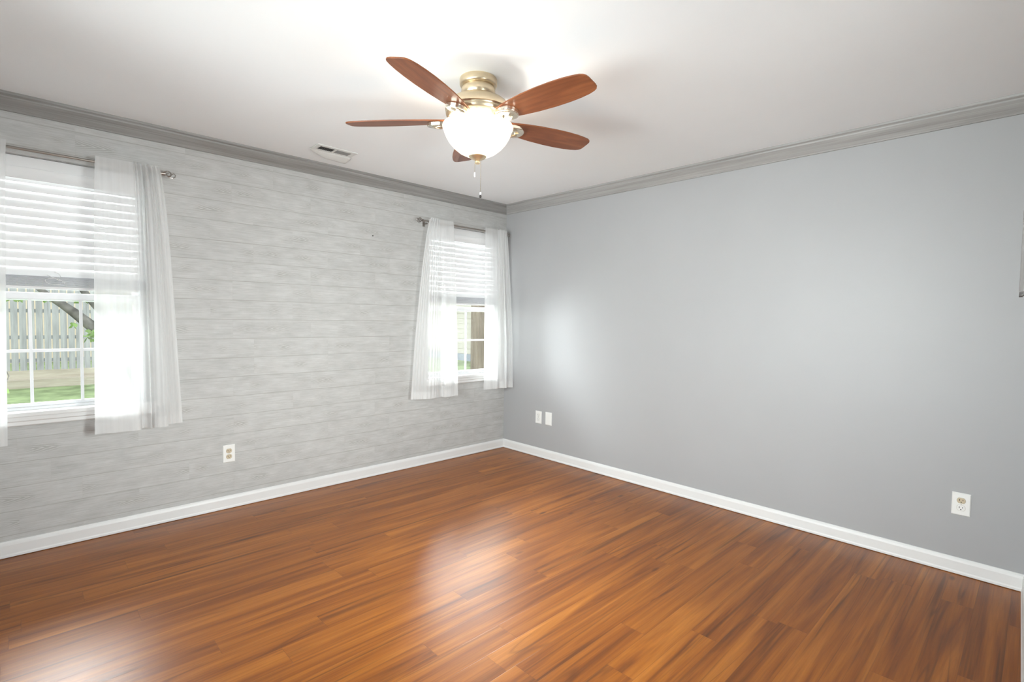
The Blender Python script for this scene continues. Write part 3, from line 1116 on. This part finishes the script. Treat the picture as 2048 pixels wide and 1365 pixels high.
def outlet(loc, rz, face_mats, label):
    r = tag(empty('wall_outlet', loc, rz), label, 'outlet', 'white duplex wall outlets')
    plate_mb(0.077, 0.119).build('cover_plate', M['plate'], r)
    for sg, fm in ((1, face_mats[0]), (-1, face_mats[1])):
        zc = sg * 0.0195
        poly = []
        for i in range(36):
            t = 2 * math.pi * i / 36
            poly.append((0.0172 * math.cos(t), zc + max(-0.0140, min(0.0140, 0.0172 * math.sin(t)))))
        bb = MB()
        # dark shadow gap around the receptacle, then the face
        n = len(poly)
        bb.add([(x, -.0055, z) for x, z in poly] + [(x, -.0078, z) for x, z in poly],
               [tuple(range(n)), tuple(reversed(range(n, 2 * n)))] + [(k, n + k, n + (k + 1) % n, (k + 1) % n) for k in range(n)])
        rec = bb.build('receptacle', fm, r, bevel=0.0006)
        bb = MB()
        m_ = [(x * 1.07, zc + (z - zc) * 1.09) for x, z in poly]
        bb.add([(x, -.0058, z) for x, z in m_] + [(x, -.0064, z) for x, z in m_],
               [tuple(range(n)), tuple(reversed(range(n, 2 * n)))] + [(k, n + k, n + (k + 1) % n, (k + 1) % n) for k in range(n)])
        bb.build('face_gap', M['screw'], rec)
        for sx, hh_ in ((-0.0065, 0.0042), (0.0065, 0.0034)):
            bb = MB()
            bb.box(sx - 0.0013, sx + 0.0013, -.0082, -.0076, zc + 0.003 - hh_, zc + 0.003 + hh_)
            bb.build('slot', M['dark'], rec)
        bb = MB()
        cyl = [(0.0026 * math.cos(2 * math.pi * i / 14), zc - 0.0078 + 0.0026 * math.sin(2 * math.pi * i / 14)) for i in range(14)]
        bb.add([(x, -.0076, z) for x, z in cyl] + [(x, -.0082, z) for x, z in cyl],
               [tuple(range(14)), tuple(reversed(range(14, 28)))] + [(k, 14 + k, 14 + (k + 1) % 14, (k + 1) % 14) for k in range(14)])
        bb.build('slot', M['dark'], rec)
    bb = MB()
    bb.add([(0.0028 * math.cos(2 * math.pi * i / 12), -.0060 - d, 0.0028 * math.sin(2 * math.pi * i / 12)) for d in (0, .0012) for i in range(12)],
           [tuple(range(12)), tuple(reversed(range(12, 24)))] + [(k, 12 + k, 12 + (k + 1) % 12, (k + 1) % 12) for k in range(12)])
    bb.build('screw', M['screw'], r)
    return r


outlet((0.0, -2.550, 0.374), math.pi / 2, (M['almond'], M['almond']), 'white outlet with tan sockets on the plank-pattern wallpaper')
outlet((0.488, 0.0, 0.379), 0, (M['plate'], M['plate']), 'white outlet beside the blank plate near the corner')
outlet((3.535, 0.0, 0.374), 0, (M['almond'], M['plate']), 'white outlet with one tan socket, right end of grey wall')
bp = tag(empty('blank_plate', (0.616, 0, 0.383)), 'blank white wall plate right of the outlet near the corner', 'wall plate')
plate_mb(0.079, 0.121).build('cover_plate', M['plate'], bp)
for sg in (-1, 1):
    bb = MB()
    bb.add([(0.0026 * math.cos(2 * math.pi * i / 12), -.0060 - d, sg * .048 + 0.0026 * math.sin(2 * math.pi * i / 12)) for d in (0, .001) for i in range(12)],
           [tuple(range(12)), tuple(reversed(range(12, 24)))] + [(k, 12 + k, 12 + (k + 1) % 12, (k + 1) % 12) for k in range(12)])
    bb.build('screw', M['plate'], bp)

# small screw left in the wallpaper
b = MB()
b.tube([(0, 0, 0), (0.006, 0, 0)], 0.0032, 10)
b.tube([(0.006, 0, 0), (0.0078, 0, 0)], 0.0048, 10)
tag(b.build('wall_screw', M['iron'], loc=(0.0, -1.483, 1.967)), 'tiny dark screw left in the wallpapered wall between the windows', 'screw')

# ------------------------------------------------------------------ lantern sconce on the right wall (only its edge is in the photo)
SY = -1.47
wx = RX0 - (RX1 - RX0) / 3.98 * SY
sc = tag(empty('wall_sconce', (wx, SY, 1.40), math.atan2((RX1 - RX0), 3.98)), 'grey wooden wall lantern with white candle cut off by the right photo edge', 'wall sconce')
dep, wd, ht = 0.079, 0.11, 0.235
fr = 0.0085
b = MB()
b.box(-0.010, 0, -wd / 2, wd / 2, 0.012, ht + 0.02)
b.build('back_board', M['driftwood'], sc, bevel=0.001)
b = MB()
for y0 in (-wd / 2, wd / 2 - fr):
    b.prism([(-dep, y0), (-dep + fr, y0), (-dep + fr, y0 + fr), (-dep, y0 + fr)], 0.004, ht)
b.box(-dep, -dep + fr, -wd / 2 + fr, wd / 2 - fr, 0.012, 0.030)
b.box(-dep, -dep + fr, -wd / 2 + fr, wd / 2 - fr, ht - 0.018, ht)
b.build('front_frame', M['driftwood'], sc, bevel=0.001)
b = MB()
b.add([(-dep, -wd / 2, 0.004), (-dep, wd / 2, 0.004), (0, wd / 2, 0.030), (0, -wd / 2, 0.030),
       (-dep, -wd / 2, 0.014), (-dep, wd / 2, 0.014), (0, wd / 2, 0.040), (0, -wd / 2, 0.040)],
      [(0, 3, 2, 1), (4, 5, 6, 7), (0, 1, 5, 4), (1, 2, 6, 5), (2, 3, 7, 6), (3, 0, 4, 7)])
b.build('base_shelf', M['driftwood'], sc)
b = MB()
b.add([(-dep, -wd / 2, ht), (-dep, wd / 2, ht), (0, wd / 2, ht + 0.012), (0, -wd / 2, ht + 0.012),
       (-dep, -wd / 2, ht + 0.008), (-dep, wd / 2, ht + 0.008), (0, wd / 2, ht + 0.022), (0, -wd / 2, ht + 0.022)],
      [(0, 3, 2, 1), (4, 5, 6, 7), (0, 1, 5, 4), (1, 2, 6, 5), (2, 3, 7, 6), (3, 0, 4, 7)])
b.build('top_cap', M['driftwood'], sc)
b = MB()
b.lathe([(0, 0.030), (.020, 0.030), (.020, 0.036), (.009, 0.046), (.009, 0.090), (.022, 0.100), (.022, 0.112), (0, 0.112)], 20, -0.046, 0)
b.lathe([(0, 0.170), (.022, 0.170), (.022, 0.215), (.012, 0.225), (0, ht)], 20, -0.046, 0)
b.build('candle_holder', M['iron'], sc, smooth=True)
b = MB()
b.lathe([(0, 0.112), (.0215, 0.112), (.0215, 0.154), (.018, 0.157), (0, 0.155)], 24, -0.046, 0)
b.build('candle', M['wax'], sc, smooth=True)

# ------------------------------------------------------------------ the yard
GZ = -0.58
b = MB()
b.box(-40, -T - 0.001, -25, 40, GZ - 0.1, GZ)
S(b.build('ground', M['grass']), 'green lawn outside the windows', 'lawn')

FXX = -13.7
fence = tag(empty('picket_fence', (FXX, -2, GZ)), 'weathered grey board fence across the lawn, seen through the left window', 'fence')
PW, PGAP = 0.127, 0.025
for i in range(54):
    y = -4.1 + i * (PW + PGAP)
    hgt = 2.75 + random.uniform(-0.02, 0.02)
    bb = MB()
    j = random.uniform(-0.004, 0.004)
    z0 = 0.42
    bb.add([(-.009, y + j, z0), (.009, y + j, z0), (.009, y + PW + j, z0), (-.009, y + PW + j, z0),
            (-.009, y - j, z0 + hgt), (.009, y - j, z0 + hgt), (.009, y + PW - j, z0 + hgt), (-.009, y + PW - j, z0 + hgt)],
           [(0, 3, 2, 1), (4, 5, 6, 7), (0, 1, 5, 4), (1, 2, 6, 5), (2, 3, 7, 6), (3, 0, 4, 7)])
    bb.build('picket', M['picket'], fence)
for z in (0.62, 1.20, 1.86, 2.9):
    bb = MB()
    bb.box(-.05, -.011, -4.1, 4.1, z, z + 0.09)
    bb.build('rail', M['picket'], fence)
for y in (-3.6, -1.2, 1.2, 3.6):
    bb = MB()
    bb.box(-.14, -.051, y, y + .09, 0, 3.0)
    bb.build('post', M['picket'], fence)
bb = MB()
bb.box(-0.02, 0.05, -4.1, 4.1, 0.18, 0.42)
bb.build('kick_board', M['sleeper'], fence)
b = MB()
b.box(FXX + 0.06, FXX + 0.24, -6.5, 2.5, GZ, GZ + 0.20)
tag(b.build('landscape_timber', M['sleeper']), 'pale timber edging lying along the foot of the fence', 'timber edging')

# house behind the fence whose sunlit wall shows in the gaps
nh = tag(empty('house', (-22, 0, GZ)), 'tan house wall glimpsed through the gaps of the fence', 'house')
bb = MB()
bb.box(-6, 0, -9, 9, 0, 4.2)
bb.build('wall', M['tan'], nh)
bb = MB()
bb.add([(-6.4, -9.4, 4.2), (0.5, -9.4, 4.2), (0.5, 9.4, 4.2), (-6.4, 9.4, 4.2), (-3, -9.4, 6.4), (-3, 9.4, 6.4)],
       [(0, 3, 2, 1), (0, 1, 4), (2, 3, 5), (1, 2, 5, 4), (3, 0, 4, 5)])
bb.build('roof', M['footing'], nh)

# tree whose limb crosses the left window
tree = tag(empty('tree', (-6.2, -2.25, GZ)), 'grey-barked tree limb with green leaves outside the left window', 'tree')
bb = MB()
bb.tube([(0, 0.30, 0), (0.0, 0.24, 0.4), (0.02, 0.08, 0.9), (0, -0.14, 1.28)], 0.15, 12, [0.20, 0.17, 0.14, 0.115])
bb.tube([(0, -0.13, 1.26), (0.01, -0.31, 1.465), (0.02, -0.46, 1.645), (0.03, -0.60, 1.785), (0.03, -0.71, 1.895), (0.02, -0.82, 1.995), (0.01, -0.93, 2.08), (0, -1.1, 2.25), (0, -1.4, 2.6)], 0.08, 12,
        [0.10, 0.090, 0.080, 0.072, 0.064, 0.054, 0.044, 0.035, 0.025])
bb.tube([(0, -0.13, 1.26), (0.08, -0.22, 1.62), (0.09, -0.37, 1.88), (0.08, -0.50, 2.06), (0.0, -0.75, 2.5), (0, -0.9, 3.0)], 0.06, 10, [0.09, 0.07, 0.055, 0.048, 0.04, 0.03])
bb.tube([(0, -0.10, 1.25), (-0.1, 0.2, 2.0), (-0.2, 0.4, 3.2)], 0.08, 10, [0.10, 0.07, 0.04])
bb.build('trunk', M['bark'], tree, smooth=True)


def leaves(bb, c, spread, n, size, rs):
    for _ in range(n):
        p = Vector(c) + Vector((rs.uniform(-1, 1) * spread[0], rs.uniform(-1, 1) * spread[1], rs.uniform(-1, 1) * spread[2]))
        d = Vector((rs.uniform(-1, 1), rs.uniform(-1, 1), rs.uniform(-1, .4))).normalized()
        s = d.cross(Vector((rs.uniform(-1, 1), rs.uniform(-1, 1), rs.uniform(-1, 1)))).normalized()
        L_ = size * rs.uniform(.7, 1.3)
        bb.add([p, p + d * L_ * .5 + s * L_ * .28, p + d * L_, p + d * L_ * .5 - s * L_ * .28], [(0, 1, 2, 3)])


rs = random.Random(3)
bb = MB()
for c, sp, n in (((0.1, -1.28, 2.10), (.1, .10, .05), 16), ((0.1, -1.02, 2.10), (.1, .06, .05), 12), ((0.12, -0.52, 1.56), (.08, .07, .06), 20), ((0.1, -0.72, 1.72), (.06, .03, .03), 5),
                 ((0.1, -0.55, 2.10), (.1, .08, .05), 10), ((0, -0.6, 3.1), (.9, 1.2, .6), 500), ((0, .4, 3.4), (1.0, 1.2, .6), 500)):
    leaves(bb, c, sp, n, 0.10, rs)
tag(bb.build('foliage', M['leaf'], tree), kind='stuff')

sap = tag(empty('sapling', (-2.2, -3.72, GZ)), 'thin leafy sapling at the left edge of the left window', 'sapling')
bb = MB()
bb.tube([(0, -.05, 0), (0.02, -.03, .6), (0, -.02, 1.1), (0.0, .06, 1.62)], 0.006, 6)
bb.tube([(0.02, -.03, .95), (0, .10, 1.35), (0, .02, 1.62)], 0.004, 6)
bb.build('stem', M['bark'], sap)
bb = MB()
leaves(bb, (0, -.02, 1.66), (.05, .05, .06), 12, .07, rs)
leaves(bb, (0, 0.0, 1.27), (.05, .06, .05), 14, .08, rs)
tag(bb.build('foliage', M['leaf'], sap), kind='stuff')

# neighbour seen through the corner window
nb = tag(empty('house', (-14, 10.6, GZ)), 'cream-sided neighbour house seen through the corner window', 'house')
bb = MB()
bb.box(-9, 3.2, 0, 6, 0.30, 3.4)
for i in range(14):
    z = 0.32 + i * 0.22
    bb.add([(-9, -0.02, z), (3.2, -0.02, z), (3.2, -0.001, z + .21), (-9, -0.001, z + .21)], [(0, 1, 2, 3)])
bb.build('wall', M['siding'], nb)
bb = MB()
bb.box(-9.02, 3.22, -0.03, 6.02, 0, 0.30)
bb.build('footing', M['footing'], nb)
bb = MB()
bb.box(-9.5, 3.8, -0.6, 6.5, 3.4, 3.55)
bb.add([(-9.5, -.6, 3.55), (3.8, -.6, 3.55), (3.8, 6.5, 3.55), (-9.5, 6.5, 3.55), (-9.5, 3, 5.6), (3.8, 3, 5.6)],
       [(0, 1, 5, 4), (2, 3, 4, 5), (1, 2, 5), (3, 0, 4)])
bb.build('roof', M['footing'], nb)

pp = tag(empty('porch_post', (-3.0, 2.20, GZ)), 'brown weathered wood post with a brace outside the corner window', 'post')
bb = MB()
bb.box(-.10, .10, -.10, .10, 0, 3.0)
bb.build('shaft', M['post'], pp, bevel=0.006)
bb = MB()
bb.add([(-.04, .07, 1.55), (.04, .07, 1.55), (.04, .07, 1.72), (-.04, .07, 1.72), (-.04, .8, 2.4), (.04, .8, 2.4), (.04, .8, 2.57), (-.04, .8, 2.57)],
       [(0, 1, 2, 3), (4, 7, 6, 5), (0, 4, 5, 1), (1, 5, 6, 2), (2, 6, 7, 3), (3, 7, 4, 0)])
bb.build('brace', M['post'], pp)
